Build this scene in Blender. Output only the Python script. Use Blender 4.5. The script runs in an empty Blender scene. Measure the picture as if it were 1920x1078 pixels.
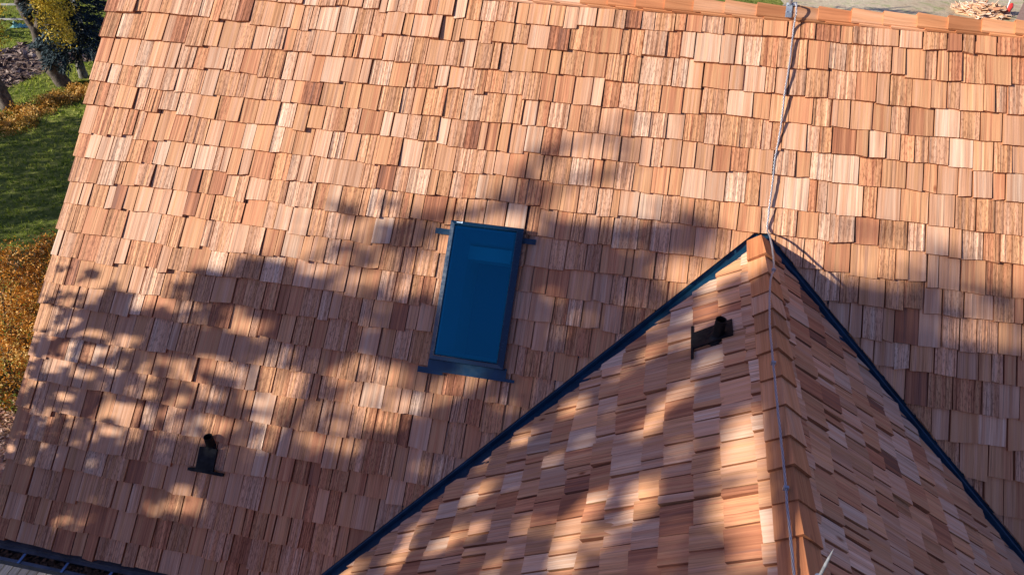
import bpy, bmesh, math, random
import numpy as np
from mathutils import Vector, Matrix
random.seed(11)
S = bpy.context.scene
R = math.radians

# ------------------------------------------------------------------ camera
cam_d = bpy.data.cameras.new('camera'); cam = bpy.data.objects.new('camera', cam_d)
S.collection.objects.link(cam); S.camera = cam
cr = Vector((0.9801256, 0.1980794, 0.0108797)); cu = Vector((-0.1300267, 0.6000360, 0.7893351)); cf = Vector((-0.1498228, 0.7750622, -0.6138662))
cam.matrix_world = Matrix(((cr.x, cu.x, -cf.x, -0.839232), (cr.y, cu.y, -cf.y, -4.143929), (cr.z, cu.z, -cf.z, 2.587965), (0, 0, 0, 1)))
cam_d.sensor_width = 36.0; cam_d.lens = 1343.1 / 1920 * 36; cam_d.clip_end = 500; cam_d.clip_start = 0.05

# ------------------------------------------------------------------ sky and sun
SUN = Vector((0.834, 0.389, -0.389)).normalized()        # direction the light travels
w = bpy.data.worlds.new('World'); S.world = w; w.use_nodes = True
nt = w.node_tree; bg = nt.nodes['Background']
sky = nt.nodes.new('ShaderNodeTexSky'); sky.sky_type = 'NISHITA'; sky.sun_disc = False
sky.sun_elevation = R(22.9); sky.sun_rotation = R(245)
wb = nt.nodes.new('ShaderNodeMix'); wb.data_type = 'RGBA'; wb.blend_type = 'MULTIPLY'; wb.inputs[0].default_value = 1; wb.inputs[7].default_value = (1.14, .89, 1.15, 1)   # the camera's cool-magenta white balance
nt.links.new(sky.outputs[0], wb.inputs[6]); nt.links.new(wb.outputs[2], bg.inputs[0]); bg.inputs[1].default_value = 0.080; sky.ozone_density = 3.5; sky.dust_density = .4
sl = bpy.data.lights.new('sun', 'SUN'); sl.energy = 5.0; sl.angle = R(0.53); sl.color = (1.0, 0.94, 0.82)
so = bpy.data.objects.new('sun', sl); S.collection.objects.link(so)
so.rotation_euler = SUN.to_track_quat('-Z', 'Y').to_euler(); so.location = (-20, -10, 12)
S.view_settings.view_transform = 'Standard'; S.view_settings.look = 'None'
S.view_settings.exposure = 0.70; S.view_settings.gamma = 1

# ------------------------------------------------------------------ helpers
def link(name, me, mat=None, parent=None):
    o = bpy.data.objects.new(name, me); S.collection.objects.link(o)
    if mat and me is not None: me.materials.append(mat)
    if parent: o.parent = parent
    return o
def tag(o, label=None, cat=None, group=None, kind=None):
    if label: o['label'] = label
    if cat: o['category'] = cat
    if group: o['group'] = group
    if kind: o['kind'] = kind
    return o
def empty(name, loc, label, cat, group=None):
    o = bpy.data.objects.new(name, None); S.collection.objects.link(o); o.location = loc
    bpy.context.view_layer.update()
    return tag(o, label, cat, group)
class MB:
    """collects polygons, with a tone per face and a grain coordinate per corner, and links them as one mesh"""
    def __init__(s): s.v = []; s.f = []; s.t = []; s.uv = []; s.sm = False
    def poly(s, pts, tone=(.5, .5, .5, 1), uv=None):
        i = len(s.v); s.v.extend([tuple(p) for p in pts]); s.f.append(tuple(range(i, i + len(pts))))
        s.t.append(tone); s.uv.extend(uv if uv else [(p[0], p[1]) for p in pts])
    def box(s, P, a0, a1, b0, b1, h0, h1, tone=(.5, .5, .5, 1), off=(0, 0)):
        c = [P(a, b, h) for h in (h0, h1) for (a, b) in ((a0, b0), (a1, b0), (a1, b1), (a0, b1))]
        q = [(a + off[0], b + off[1]) for (a, b) in ((a0, b0), (a1, b0), (a1, b1), (a0, b1))]
        for idx in ((4, 5, 6, 7), (3, 2, 1, 0), (0, 1, 5, 4), (1, 2, 6, 5), (2, 3, 7, 6), (3, 0, 4, 7)):
            s.poly([c[k] for k in idx], tone, [q[k % 4] for k in idx])
    def tube(s, pts, rad, n=10, tone=(.5, .5, .5, 1), cap=True):
        pts = [Vector(p) for p in pts]; rings = []; L = 0; up = Vector((.13, .3, .9))
        if not hasattr(rad, '__len__'): rad = [rad] * len(pts)
        for i, p in enumerate(pts):
            d = (pts[min(i + 1, len(pts) - 1)] - pts[max(i - 1, 0)]).normalized()
            x = d.cross(up).normalized(); y = x.cross(d)
            if i: L += (p - pts[i - 1]).length
            rings.append(([p + (x * math.cos(2 * math.pi * k / n) + y * math.sin(2 * math.pi * k / n)) * rad[i] for k in range(n)], L))
        base = len(s.v)
        for r, l in rings: s.v.extend([tuple(q) for q in r])
        for i in range(len(rings) - 1):
            for k in range(n):
                k2 = (k + 1) % n; s.f.append((base + i * n + k, base + i * n + k2, base + (i + 1) * n + k2, base + (i + 1) * n + k)); s.t.append(tone)
                a0, a1 = k / n, (k + 1) / n; l0, l1 = rings[i][1], rings[i + 1][1]
                s.uv.extend([(a0, l0), (a1, l0), (a1, l1), (a0, l1)])
        if cap:
            for r, fl in ((rings[0][0], 1), (rings[-1][0], 0)): s.poly(r if not fl else r[::-1], tone, [(0, 0)] * n)
    def build(s, name, mat, parent=None, smooth=False):
        me = bpy.data.meshes.new(name); me.from_pydata(s.v, [], s.f)
        at = me.attributes.new('tone', 'FLOAT_COLOR', 'FACE'); at.data.foreach_set('color', np.array(s.t, dtype=np.float32).ravel())
        u = me.uv_layers.new(name='grain'); u.data.foreach_set('uv', np.array(s.uv, dtype=np.float32).ravel())
        if smooth: me.polygons.foreach_set('use_smooth', [True] * len(me.polygons))
        me.update(); return link(name, me, mat, parent)
def ident(a, b, h): return Vector((a, b, h))
def spline(P, n=8):
    P = [Vector(p) for p in P]; Q = [P[0] * 2 - P[1]] + P + [P[-1] * 2 - P[-2]]; out = []
    for i in range(1, len(Q) - 2):
        for k in range(n):
            t = k / n; a, b, c, d = Q[i - 1], Q[i], Q[i + 1], Q[i + 2]
            out.append(.5 * ((2 * b) + (c - a) * t + (2 * a - 5 * b + 4 * c - d) * t * t + (3 * b - a - 3 * c + d) * t ** 3))
    out.append(P[-1]); return out

# ------------------------------------------------------------------ materials
def mat(name, col=(.5, .5, .5), rough=.6, metal=0., spec=.5):
    m = bpy.data.materials.new(name); m.use_nodes = True; b = m.node_tree.nodes['Principled BSDF']
    b.inputs['Base Color'].default_value = (*col, 1); b.inputs['Roughness'].default_value = rough
    b.inputs['Metallic'].default_value = metal; b.inputs['Specular IOR Level'].default_value = spec
    return m, m.node_tree, b
def N(nt, t, **k):
    n = nt.nodes.new(t)
    for a, v in k.items(): setattr(n, a, v)
    return n
def ramp(nt, stops, interp='LINEAR'):
    r = nt.nodes.new('ShaderNodeValToRGB'); e = r.color_ramp; e.interpolation = interp
    while len(e.elements) < len(stops): e.elements.new(.5)
    for x, (p, c) in zip(e.elements, stops): x.position = p; x.color = (*c, 1) if len(c) == 3 else c
    return r
def noise(nt, vec, scale, detail=3, rough=.55, dist=0.):
    n = nt.nodes.new('ShaderNodeTexNoise'); n.inputs['Scale'].default_value = scale; n.inputs['Detail'].default_value = detail
    n.inputs['Roughness'].default_value = rough; n.inputs['Distortion'].default_value = dist; nt.links.new(vec, n.inputs['Vector']); return n
def mathn(nt, op, a, b=None, c=None):
    n = nt.nodes.new('ShaderNodeMath'); n.operation = op
    for i, x in enumerate((a, b, c)):
        if x is None: continue
        if isinstance(x, (int, float)): n.inputs[i].default_value = x
        else: nt.links.new(x, n.inputs[i])
    return n.outputs[0]
def mix(nt, f, a, b, mode='MIX'):
    n = nt.nodes.new('ShaderNodeMix'); n.data_type = 'RGBA'; n.blend_type = mode
    for s, x in ((0, f), (6, a), (7, b)):
        if isinstance(x, (int, float)): n.inputs[s].default_value = x
        elif isinstance(x, tuple): n.inputs[s].default_value = (*x, 1) if len(x) == 3 else x
        else: nt.links.new(x, n.inputs[s])
    return n.outputs[2]
def scaled(nt, vec, sx, sy, sz=1):
    m = nt.nodes.new('ShaderNodeMapping'); m.inputs['Scale'].default_value = (sx, sy, sz); nt.links.new(vec, m.inputs['Vector']); return m.outputs[0]

def cedar(name, palette, bumpy=.5):
    """fresh red cedar: hue from tone.r, brightness from tone.g, strength of the split grain from tone.b"""
    m, t, b = mat(name, rough=.72, spec=.25)
    uv = N(t, 'ShaderNodeUVMap', uv_map='grain').outputs[0]
    at = N(t, 'ShaderNodeAttribute', attribute_name='tone'); sp = N(t, 'ShaderNodeSeparateColor'); t.links.new(at.outputs['Color'], sp.inputs[0])
    hue, bri, stp = sp.outputs[0], sp.outputs[1], sp.outputs[2]
    wob = noise(t, scaled(t, uv, 9, 5), 1, 2)                                   # lets the grain wander a little
    vv = N(t, 'ShaderNodeVectorMath', operation='ADD'); sc = N(t, 'ShaderNodeVectorMath', operation='SCALE'); sc.inputs['Scale'].default_value = .012
    t.links.new(wob.outputs['Color'], sc.inputs[0]); t.links.new(uv, vv.inputs[0]); t.links.new(sc.outputs[0], vv.inputs[1]); g = vv.outputs[0]
    band = noise(t, scaled(t, g, 34, .7), 1, 3, .6).outputs[0]                  # broad heart and sap bands
    fine = noise(t, scaled(t, g, 165, 2.0), 1, 4, .7).outputs[0]                # growth rings
    curl = noise(t, scaled(t, g, 120, 28), 1, 2, .6, .6).outputs[0]             # torn, rippled saw texture
    h2 = mathn(t, 'ADD', hue, mathn(t, 'MULTIPLY', mathn(t, 'SUBTRACT', band, .5), 1.0))
    n = len(palette); rp = ramp(t, [((i + .0) / (n - 1), c) for i, c in enumerate(palette)]); t.links.new(h2, rp.inputs[0])
    bs = mathn(t, 'MULTIPLY', stp, .9)
    k = ramp(t, [(.32, (.26, .20, .18)), (.42, (.70, .64, .61)), (.50, (1, 1, 1)), (.62, (1.22, 1.24, 1.25))]); t.links.new(fine, k.inputs[0])
    c = mix(t, mathn(t, 'MINIMUM', mathn(t, 'ADD', bs, .22), 1.), rp.outputs[0], mix(t, 1., rp.outputs[0], k.outputs[0], 'MULTIPLY'))
    bd2 = noise(t, scaled(t, g, 22, .5), 1, 2, .6).outputs[0]; k3 = ramp(t, [(.30, (.70, .64, .60)), (.46, (.97, .96, .95)), (.55, (1.02, 1.02, 1.02)), (.72, (1.22, 1.27, 1.30))]); t.links.new(bd2, k3.inputs[0])
    c = mix(t, mathn(t, 'ADD', mathn(t, 'MULTIPLY', stp, .5), .5), c, mix(t, 1., c, k3.outputs[0], 'MULTIPLY'))
    k2 = ramp(t, [(.38, (.45, .38, .34)), (.5, (1.04, 1.04, 1.04))]); t.links.new(curl, k2.inputs[0])
    c = mix(t, mathn(t, 'MULTIPLY', mathn(t, 'GREATER_THAN', stp, .55), .6), c, mix(t, 1., c, k2.outputs[0], 'MULTIPLY'))
    kn = N(t, 'ShaderNodeTexVoronoi'); kn.inputs['Scale'].default_value = 1; t.links.new(scaled(t, uv, 3.3, 1.6), kn.inputs['Vector'])
    kr = ramp(t, [(.0, (.25, .15, .11)), (.022, (.55, .42, .36)), (.05, (1, 1, 1))]); t.links.new(kn.outputs['Distance'], kr.inputs[0])
    c = mix(t, 1., c, kr.outputs[0], 'MULTIPLY')
    hs = N(t, 'ShaderNodeHueSaturation'); t.links.new(c, hs.inputs['Color']); hs.inputs['Saturation'].default_value = 1.01; t.links.new(mathn(t, 'ADD', mathn(t, 'MULTIPLY', bri, .8), .6), hs.inputs['Value'])
    t.links.new(hs.outputs[0], b.inputs['Base Color'])
    bm = N(t, 'ShaderNodeBump'); bm.inputs['Strength'].default_value = bumpy; bm.inputs['Distance'].default_value = .004
    hh = mathn(t, 'ADD', mathn(t, 'MULTIPLY', fine, mathn(t, 'ADD', stp, .15)), mathn(t, 'MULTIPLY', curl, mathn(t, 'MULTIPLY', stp, .45)))
    t.links.new(hh, bm.inputs['Height']); t.links.new(bm.outputs[0], b.inputs['Normal'])
    return m
PAL = [(.68, .47, .33), (.63, .38, .245), (.60, .315, .185), (.575, .295, .145), (.54, .235, .12), (.42, .165, .085), (.27, .12, .075)]
M_cedar = cedar('cedar_shingle', PAL)
M_cap = cedar('cedar_cap', [(.66, .40, .26), (.63, .32, .175), (.58, .265, .12), (.50, .20, .085), (.40, .15, .065)], .6)
M_deck_under, t_, b_ = mat('roof_underlay', (.035, .03, .03), .9)

def painted(name, col, rough=.3, metal=.0, mottled=.25, coat=.0):
    m, t, b = mat(name, col, rough, metal)
    tc = N(t, 'ShaderNodeTexCoord').outputs['Object']; n = noise(t, tc, 9, 4)
    r = ramp(t, [(.3, tuple(c * (1 - mottled) for c in col)), (.7, tuple(min(1, c * (1 + mottled)) for c in col))]); t.links.new(n.outputs[0], r.inputs[0])
    t.links.new(r.outputs[0], b.inputs['Base Color'])
    r2 = ramp(t, [(.3, (rough * .7,) * 3), (.7, (min(1, rough * 1.4),) * 3)]); n2 = noise(t, tc, 35, 3); t.links.new(n2.outputs[0], r2.inputs[0]); t.links.new(r2.outputs[0], b.inputs['Roughness'])
    bm = N(t, 'ShaderNodeBump'); bm.inputs['Strength'].default_value = .12; bm.inputs['Distance'].default_value = .003
    n3 = noise(t, tc, 22, 2); t.links.new(n3.outputs[0], bm.inputs['Height']); t.links.new(bm.outputs[0], b.inputs['Normal'])
    b.inputs['Coat Weight'].default_value = coat
    return m
M_flash = painted('blue_flashing', (.004, .036, .075), .42, .2, .35, .2)
M_frame = painted('blue_frame', (.002, .022, .050), .22, .1, .1, .4)
M_black = painted('black_rubber', (.006, .0065, .008), .6, 0, .3)
M_black.node_tree.nodes['Principled BSDF'].inputs['Specular IOR Level'].default_value = .22
M_steel = painted('galvanised', (.42, .46, .50), .45, .75, .2)
M_gutter = painted('gutter_metal', (.10, .11, .125), .4, .4, .35)
M_bracket = painted('bracket', (.14, .24, .40), .35, .5, .2)
M_white, _, _ = mat('white_label', (.55, .72, .85), .5)
M_wall = painted('painted_siding', (.42, .38, .32), .7, 0, .12)
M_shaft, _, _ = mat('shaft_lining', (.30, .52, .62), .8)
M_shaftlit, _, _ = mat('shaft_lit_patch', (.50, .68, .62), .8)  # paler copy of the lining, coloured as if lit
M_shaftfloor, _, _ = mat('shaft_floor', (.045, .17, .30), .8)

def glass(name):
    m = bpy.data.materials.new(name); m.use_nodes = True; t = m.node_tree; t.nodes.clear()
    o = N(t, 'ShaderNodeOutputMaterial'); tr = N(t, 'ShaderNodeBsdfTransparent'); tr.inputs[0].default_value = (.09, .62, .78, 1)
    gl = N(t, 'ShaderNodeBsdfGlossy'); gl.inputs['Roughness'].default_value = .03; gl.inputs['Color'].default_value = (.06, .64, .86, 1)
    fr = N(t, 'ShaderNodeFresnel'); fr.inputs[0].default_value = 1.5; mx = N(t, 'ShaderNodeMixShader')
    t.links.new(mathn(t, 'ADD', fr.outputs[0], .16), mx.inputs[0]); t.links.new(tr.outputs[0], mx.inputs[1]); t.links.new(gl.outputs[0], mx.inputs[2]); t.links.new(mx.outputs[0], o.inputs[0])
    return m
M_glass = glass('tinted_glass')

def cable_mat():
    m, t, b = mat('stranded_aluminium', (.62, .62, .64), .42, .55)
    uv = N(t, 'ShaderNodeUVMap', uv_map='grain').outputs[0]; wv = N(t, 'ShaderNodeTexWave'); wv.inputs['Scale'].default_value = 1
    mp = scaled(t, uv, 3.2, 26); t.links.new(mp, wv.inputs['Vector']); wv.bands_direction = 'DIAGONAL'
    r = ramp(t, [(.2, (.22, .22, .25)), (.6, (.58, .57, .60))]); t.links.new(wv.outputs[1], r.inputs[0]); t.links.new(r.outputs[0], b.inputs['Base Color'])
    bm = N(t, 'ShaderNodeBump'); bm.inputs['Distance'].default_value = .003; t.links.new(wv.outputs[1], bm.inputs['Height']); t.links.new(bm.outputs[0], b.inputs['Normal'])
    return m
M_cable = cable_mat()

def tinted(name, stops, rough=.6, trans=0.):
    """leaves and small pieces: colour picked per face from tone.r"""
    m, t, b = mat(name, rough=rough, spec=.3)
    at = N(t, 'ShaderNodeAttribute', attribute_name='tone'); sp = N(t, 'ShaderNodeSeparateColor'); t.links.new(at.outputs['Color'], sp.inputs[0])
    r = ramp(t, stops); t.links.new(sp.outputs[0], r.inputs[0]); t.links.new(r.outputs[0], b.inputs['Base Color'])
    if trans:
        o = t.nodes['Material Output']; tl = N(t, 'ShaderNodeBsdfTranslucent'); t.links.new(r.outputs[0], tl.inputs[0])
        mx = N(t, 'ShaderNodeMixShader'); mx.inputs[0].default_value = trans
        t.links.new(b.outputs[0], mx.inputs[1]); t.links.new(tl.outputs[0], mx.inputs[2]); t.links.new(mx.outputs[0], o.inputs[0])
    return m
M_green_leaf = tinted('green_leaf', [(0, (.035, .06, .012)), (1, (.10, .13, .025))], .6, 0)
M_yellow_leaf = tinted('yellow_leaf', [(0, (.14, .16, .02)), (.4, (.55, .42, .04)), (1, (.80, .58, .10))], .6, .4)
M_spruce = tinted('spruce_needles', [(0, (.012, .028, .034)), (.6, (.035, .06, .07)), (1, (.09, .13, .14))], .6)
M_cover = tinted('autumn_cover', [(0, (.06, .05, .012)), (.3, (.28, .17, .025)), (.6, (.60, .30, .035)), (1, (.82, .55, .18))], .6, .2)
M_bush = tinted('autumn_bush', [(0, (.045, .04, .010)), (.22, (.17, .085, .015)), (.5, (.45, .15, .012)), (.8, (.70, .29, .022)), (1, (.80, .52, .16))], .6, .2)
M_litter = tinted('leaf_litter', [(0, (.08, .04, .02)), (.5, (.32, .17, .09)), (1, (.65, .45, .35))], .8)
M_grass = tinted('grass', [(0, (.05, .09, .012)), (.5, (.24, .32, .03)), (1, (.55, .54, .10))], .7, .35)
M_scrap = tinted('cedar_scrap', [(0, (.42, .18, .09)), (.5, (.62, .38, .22)), (1, (.75, .60, .48))], .8)

def bark(name, c0, c1):
    m, t, b = mat(name, rough=.9); uv = N(t, 'ShaderNodeUVMap', uv_map='grain').outputs[0]
    n = noise(t, scaled(t, uv, 14, 6), 1, 5, .7); r = ramp(t, [(.35, c0), (.65, c1)]); t.links.new(n.outputs[0], r.inputs[0]); t.links.new(r.outputs[0], b.inputs['Base Color'])
    bm = N(t, 'ShaderNodeBump'); bm.inputs['Distance'].default_value = .03; bm.inputs['Strength'].default_value = .8; t.links.new(n.outputs[0], bm.inputs['Height']); t.links.new(bm.outputs[0], b.inputs['Normal'])
    return m
M_bark = bark('bark', (.03, .022, .018), (.15, .115, .09))
M_bark2 = bark('grey_bark', (.06, .055, .05), (.26, .24, .22))

def ground_mat(name, stops, scale, bump=.03, stops2=None):
    m, t, b = mat(name, rough=.95, spec=.1); tc = N(t, 'ShaderNodeTexCoord').outputs['Object']
    n = noise(t, tc, scale, 6, .65); r = ramp(t, stops); t.links.new(n.outputs[0], r.inputs[0]); col = r.outputs[0]
    if stops2:
        n2 = noise(t, tc, scale * .12, 3, .6); r2 = ramp(t, stops2); t.links.new(n2.outputs[0], r2.inputs[0]); col = mix(t, 1., col, r2.outputs[0], 'MULTIPLY')
    t.links.new(col, b.inputs['Base Color'])
    bm = N(t, 'ShaderNodeBump'); bm.inputs['Distance'].default_value = bump; n3 = noise(t, tc, scale * 1.7, 5, .7); t.links.new(n3.outputs[0], bm.inputs['Height']); t.links.new(bm.outputs[0], b.inputs['Normal'])
    return m
M_lawn = ground_mat('lawn', [(.3, (.07, .095, .018)), (.5, (.18, .21, .04)), (.7, (.34, .33, .10))], 7, .05, [(.35, (.75, .8, .7)), (.65, (1.1, 1.05, 1))])
M_mulch = ground_mat('mulch_soil', [(.3, (.06, .038, .032)), (.55, (.24, .165, .135)), (.72, (.46, .36, .31))], 3.2, .12)
M_dry = ground_mat('dry_ground', [(.3, (.44, .33, .22)), (.5, (.60, .50, .35)), (.68, (.36, .38, .18))], 2.0, .04, [(.35, (.8, .75, .7)), (.6, (1, 1, 1))])

# ------------------------------------------------------------------ roof frames
C45 = math.cos(R(45)); GP = 0.6374848; CG, SG, TG = math.cos(GP), math.sin(GP), math.tan(GP)
KV = TG / C45            # valley on the main slope: v = |x| * KV
KG = TG * CG             # valley on the gable slope: t = w * KG
def PM(x, v, h): return Vector((x, -v * C45 - h * C45, -v * C45 + h * C45))
def PGL(t, w, h): return Vector((-(w * CG + h * SG), -t, -w * SG + h * CG))
def PGR(t, w, h): return Vector(((w * CG + h * SG), -t, -w * SG + h * CG))
SKY = (-2.035, -1.525, .155, 1.105)     # skylight on the main slope
GZ = -5.0
SHADE_MAIN = """
0000000000000000000000000000000000000000000000000000000000000000000000000000000000000000000000000000000000000000000000000000000
0000000000000000000000000000000000000000000000000000000000000000000000000000000000000000000000000000000000000000000000000000000
0000000000000000000000000000000000000000000000000000000000000000000000000000000000000000000000000000000000000000000000000000000
0000000000000000000000000000000000000000000000000000000000000000000000000000000000000000000000000000000000000000000000000000000
0000000000000000000000000000000000000000000000000000000000000000000000000000000000000000000000000000000000000000000000000000000
0000000000000000000000000000000000000000000000000000000000000000000000053000000000000000000000000000000000000000000000000000000
0000000000000000000000000000000000000000000000000000000000000000000013200000000000000000000000000000000000000000000000000000000
0000000000000000000000000000000000000000000000000000000000000000000244432200000000000000000000000000000000000000000000000000000
0000000000000000000000000000000000000000000000000000000000000000000044454000000000000000000000000000000000000000000000000000000
0000000000000000000000000000000000000000000000000000000000000000454000444210000000000000000000000000000000000000000000000000000
0000000000000000000000000000000000000000000000000000000000000056500000200210000000000000000000000000000000000000000000000000000
0000000000000000000000000000000000000000000000000000000000002553100022454222100000000000000000000023333200000012100000000000000
0000000000000000000000000000000000000000000000000000000000004450000013544400000000000000000000000000133310000000000000000000000
0000000000000000000000000000000000000000000000000000000000004550000000133100000000000000000001222221132000011110000000000000000
0000000000000000000000000000000000000000000000000000000000015663000000000000010100000000000022233322333000122222100000000000000
0000000000000000000000000000000000000000000000000000000000155664300000002211445454000000000222333333343333100000000000000000000
0000000000000000000000000000000000000000000000000000000023565654400000000002325666530000000000012344313346643110000000000000000
0000000000000000000000000000000000000000000000000000111344665455200001244466566667641000000000144444412234454444430000000000000
0000000000000000000000000000000000000000011555543333335554231035666776655677777766530000000000023322444564441122100000000000000
0000000000000000000000000000000000000044664122144400000000000014677877777577887775300000000000000001344433455543430000000000000
0000000000000000000000000000000000000002664000245554200000000256457888775327887655300000000000440022104666745787663000000000000
0000000000000000000000000000000000000000000246655555410000000578756767888688850320000000000000367777766666631466750000000000000
0000000000000000000000000000000000000000002556775554100000000588856678888888721000000011221100268888756667766632775000000000011
0000000000000000000000000000000000000000045455665654300000000088867889998887564000112234454467777777777657766614777100111222334
0000000000000000000000000000000000000003776544445644200000000088878887889877765122344566777788888889985377521112277223344555667
0000000000000000000000000000000000000004444566410010000000112288858887898777674455677888888888777888888887734822386556677788888
0000000000000000000000000000003320000000034444002332000011234488802445588722722778888888888888888777889999969979987888888888888
0000000000000000000000000000688778752221000010013345311223455598945897899849722888888888888888888888999999999999865888888888888
0000000000000000000000000111788899899876301555223456633345555599988973598799832888888888888888888888888888888868888888888888888
0000000000000000000000068877888889998998735656556767764555555589449994697999428888888888888888888888888888888888888888888888888
0000331000000000000000388778999899999999869988558887776555556679984479899994468888888888888888888888888888888886788888888888888
0000357568630000000046667778999999999999979899788888876666666689996579966998998888888888888888888888888888888888888888888888888
0000231344531663000045567878999889999999999864489999886666666679994465799999888888888888888888888888888888888888728888888888888
0000000000005777000004555677557888788888866984699999986666666668999999888888888888888888888888888888888888888888888888888888888
0002555555558777004441004666500112677889888998999999987666666689995999988888888888888888888888888888888888888888888888888888888
0001465345578899888886547677300015788898899998999888887666666899974999888888888888888888888888888888888888888888888888888888888
0002355556776888888887789999998645788888899863377788886666665589559998888888888888888888888888888888888888888888888888888888888
0000155533788888778988999999998888655677666532233448476633433356578888888888888888888888888888888888888888888888888888888888888
0001024223533362124777788998888457666666343335633346355444222346678888888888888888888888888888888888888888888888888888888888888
1122355634777764345677778621126665115336665355334666643345223334688888888888888888888888888888888888888888888888888888888888888
3334566633633346655555522663112344114336666664123632236533466644568888888888888888888888888888888888888888888888888888888888888
5555576543654566336666632356666666243246666653226422256666666666668888888888888888888888888888888888888888888888888888888888888
6666662226666633365336666323666535523336425445212225644666666666668888888888888888888888888888888888888888888888888888888888888
6664563246335666666566666663336643224311026666111224466666666777778888888888888888888888888888888888888888888888888888888888888
6663366666666644666643666666666666646511166335646666666777777777778888888888888888888888888888888888888888888888888888888888888
6666366666666621665566656666556666333222566556666777777777777777778888888888888888888888888888888888888888888888888888888888888
6663366643366621101136546563322266661111344334777777577777778888888888888888888888888888888888888888888888888888888888888888888
6665666666666533211156664446663566641114745763677777744488888888888888888888888888888888888888888888888888888888888888888888888
6666645666446535663266666566667774433377777777778888888888888888888888888888888888888888888888888888888888888888888888888888888
6666666446643363226666667777777775677777657575665888888888888888888888888888888888888888888888888888888888888888888888888888888
6666666666666666664577557777777777765888778446876888888888888888888888888888888888888888888888888888888888888888888888888888888
6666666666633477777777777777778888888888888558888888888888888888888888888888888888888888888888888888888888888888888888888888888
6666677777777777777777778888888888888856888888888788888888888888888888888888888888888888888888888888888888888888888888888888888
7775177676677777778888888887788888888885226888887588888888888888888888888888888888888888888888888888888888888888888888888888888
7777677477778888888888888811188888888888888888888888888888888888888888888888888888888888888888888888888888888888888888888888888
7777778888888888888888888725228888888888888888888888888888888888888888888888888888888888888888888888888888888888888888888888888
8888888888888888888888837224228888888888888888888888888888888888888888888888888888888888888888888888888888888888888888888888888
8888888888888888448888835572888888888888657888888888888888888888888888888888888888888888888888888888888888888888888888888888888
8888888888888888888888888888888886888888888888888888888888888888888888888888888888888888888888888888888888888888888888888888888
8888888888886483488888888558557888888888888888888888888888888888888888888888888888888888888888888888888888888888888888888888888
8888888888872255888888888888888888888888588888888888888888888888888888888888888888888888888888888888888888888888888888888888888
8888888888883888888888888888888348888888888888888888888888888888888888888888888888888888888888888888888888888888888888888888888
8888878888888868888888888888888888888888888888888888888888888888888888888888888888888888888888888888888888888888888888888888888
8888888888888888888888888888888888888888888888888888888888888888888888888888888888888888888888888888888888888888888888888888888
8888888888888888888888888888888888888888888888888888888888888888888888888888888888888888888888888888888888888888888888888888888
8888888888888888888888888888888888888888888888888888888888888888888888888888888888888888888888888888888888888888888888888888888
8888888888888888888888888888888888888888888888888888888888888888888888888888888888888888888888888888888888888888888888888888888
"""
SHADE_GABLE = """
000000122226888888888888886113722238888888888888888888888
000000133468888888888888873015000100037888888888888888888
000001588888888888888888853031122100012268888888888888888
000001488888888888888888852021122111122158888888888888888
100001268788888888888888873221138432244388888888888888888
222122245312888887488888888841338224486488888888888888888
777322244311888885188888888888688655587688888888888888888
888723768426833888488888888888888878888888888888888888888
888722588748833888882088887348888758888888888888888888888
888822388648846888881058888327888885586888888888888888888
888874778888858888888038888888868887884888888888888888888
888888544657827888888462488888200688888888888888888888888
888888544557822888888872178888400388888888888888888888888
888888866558823888888884268888400288878888888888888888888
888888888788868888888888588748878388658888888888888888888
888888888888888488888888888888888862888888888888888888888
888888888888888488882888888888348832888888888888888888888
888888888888888888888888888888114337888888888888888888888
888888888888888888888885588888112126258888888888888888888
888888888888888888888884488888721012148888888888888888888
888888888888888882288884588888782112188888888888888888888
888888888888888881188888888888684785588888888888888888888
888888888888888881188888378887674887788888888888888888888
888888888888888886588888378888724885788888888888888888888
888888888888888888588888788888827888888888888888888888888
888888888888888888887888888885838858888888888888888888888
888888888888888888842788888685888854888888888888888888888
888888888888888888822788888588888883888888888888888888888
888888888888888888842558888688888884888888888888888888888
888888888888888888885568888888488888888888888888888888888
888888888888888888887688825888348588888888888888888888888
888888888888888888888688821888358588888888888888888888888
888888888888888888888558861888388888888888888888888888888
888888888888888888888568881587238888888888888888888888888
888888888888888888888888888688117888888888888888888888888
888888888888888888888888888888516888888888888888888888888
888888888888888888888888886888848888888888888888888888888
888888888888888888888888884888888888888888888888888888888
888888888888888888888888884868788888888888888888888888888
888888888888888888888888888826367888888888888888888888888
888888888888888888888888888823422788888888888888888888888
888888888888888888888888888877812888888888888888888888888
888888888888888888888888888888844888888888888888888888888
888888888888888888888888888888888888888888888888888888888
888888888888888888888888888648888888888888888888888888888
888888888888888888888888888748848888888888888888888888888
888888888888888888888888888878648888888888888888888888888
"""
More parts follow.
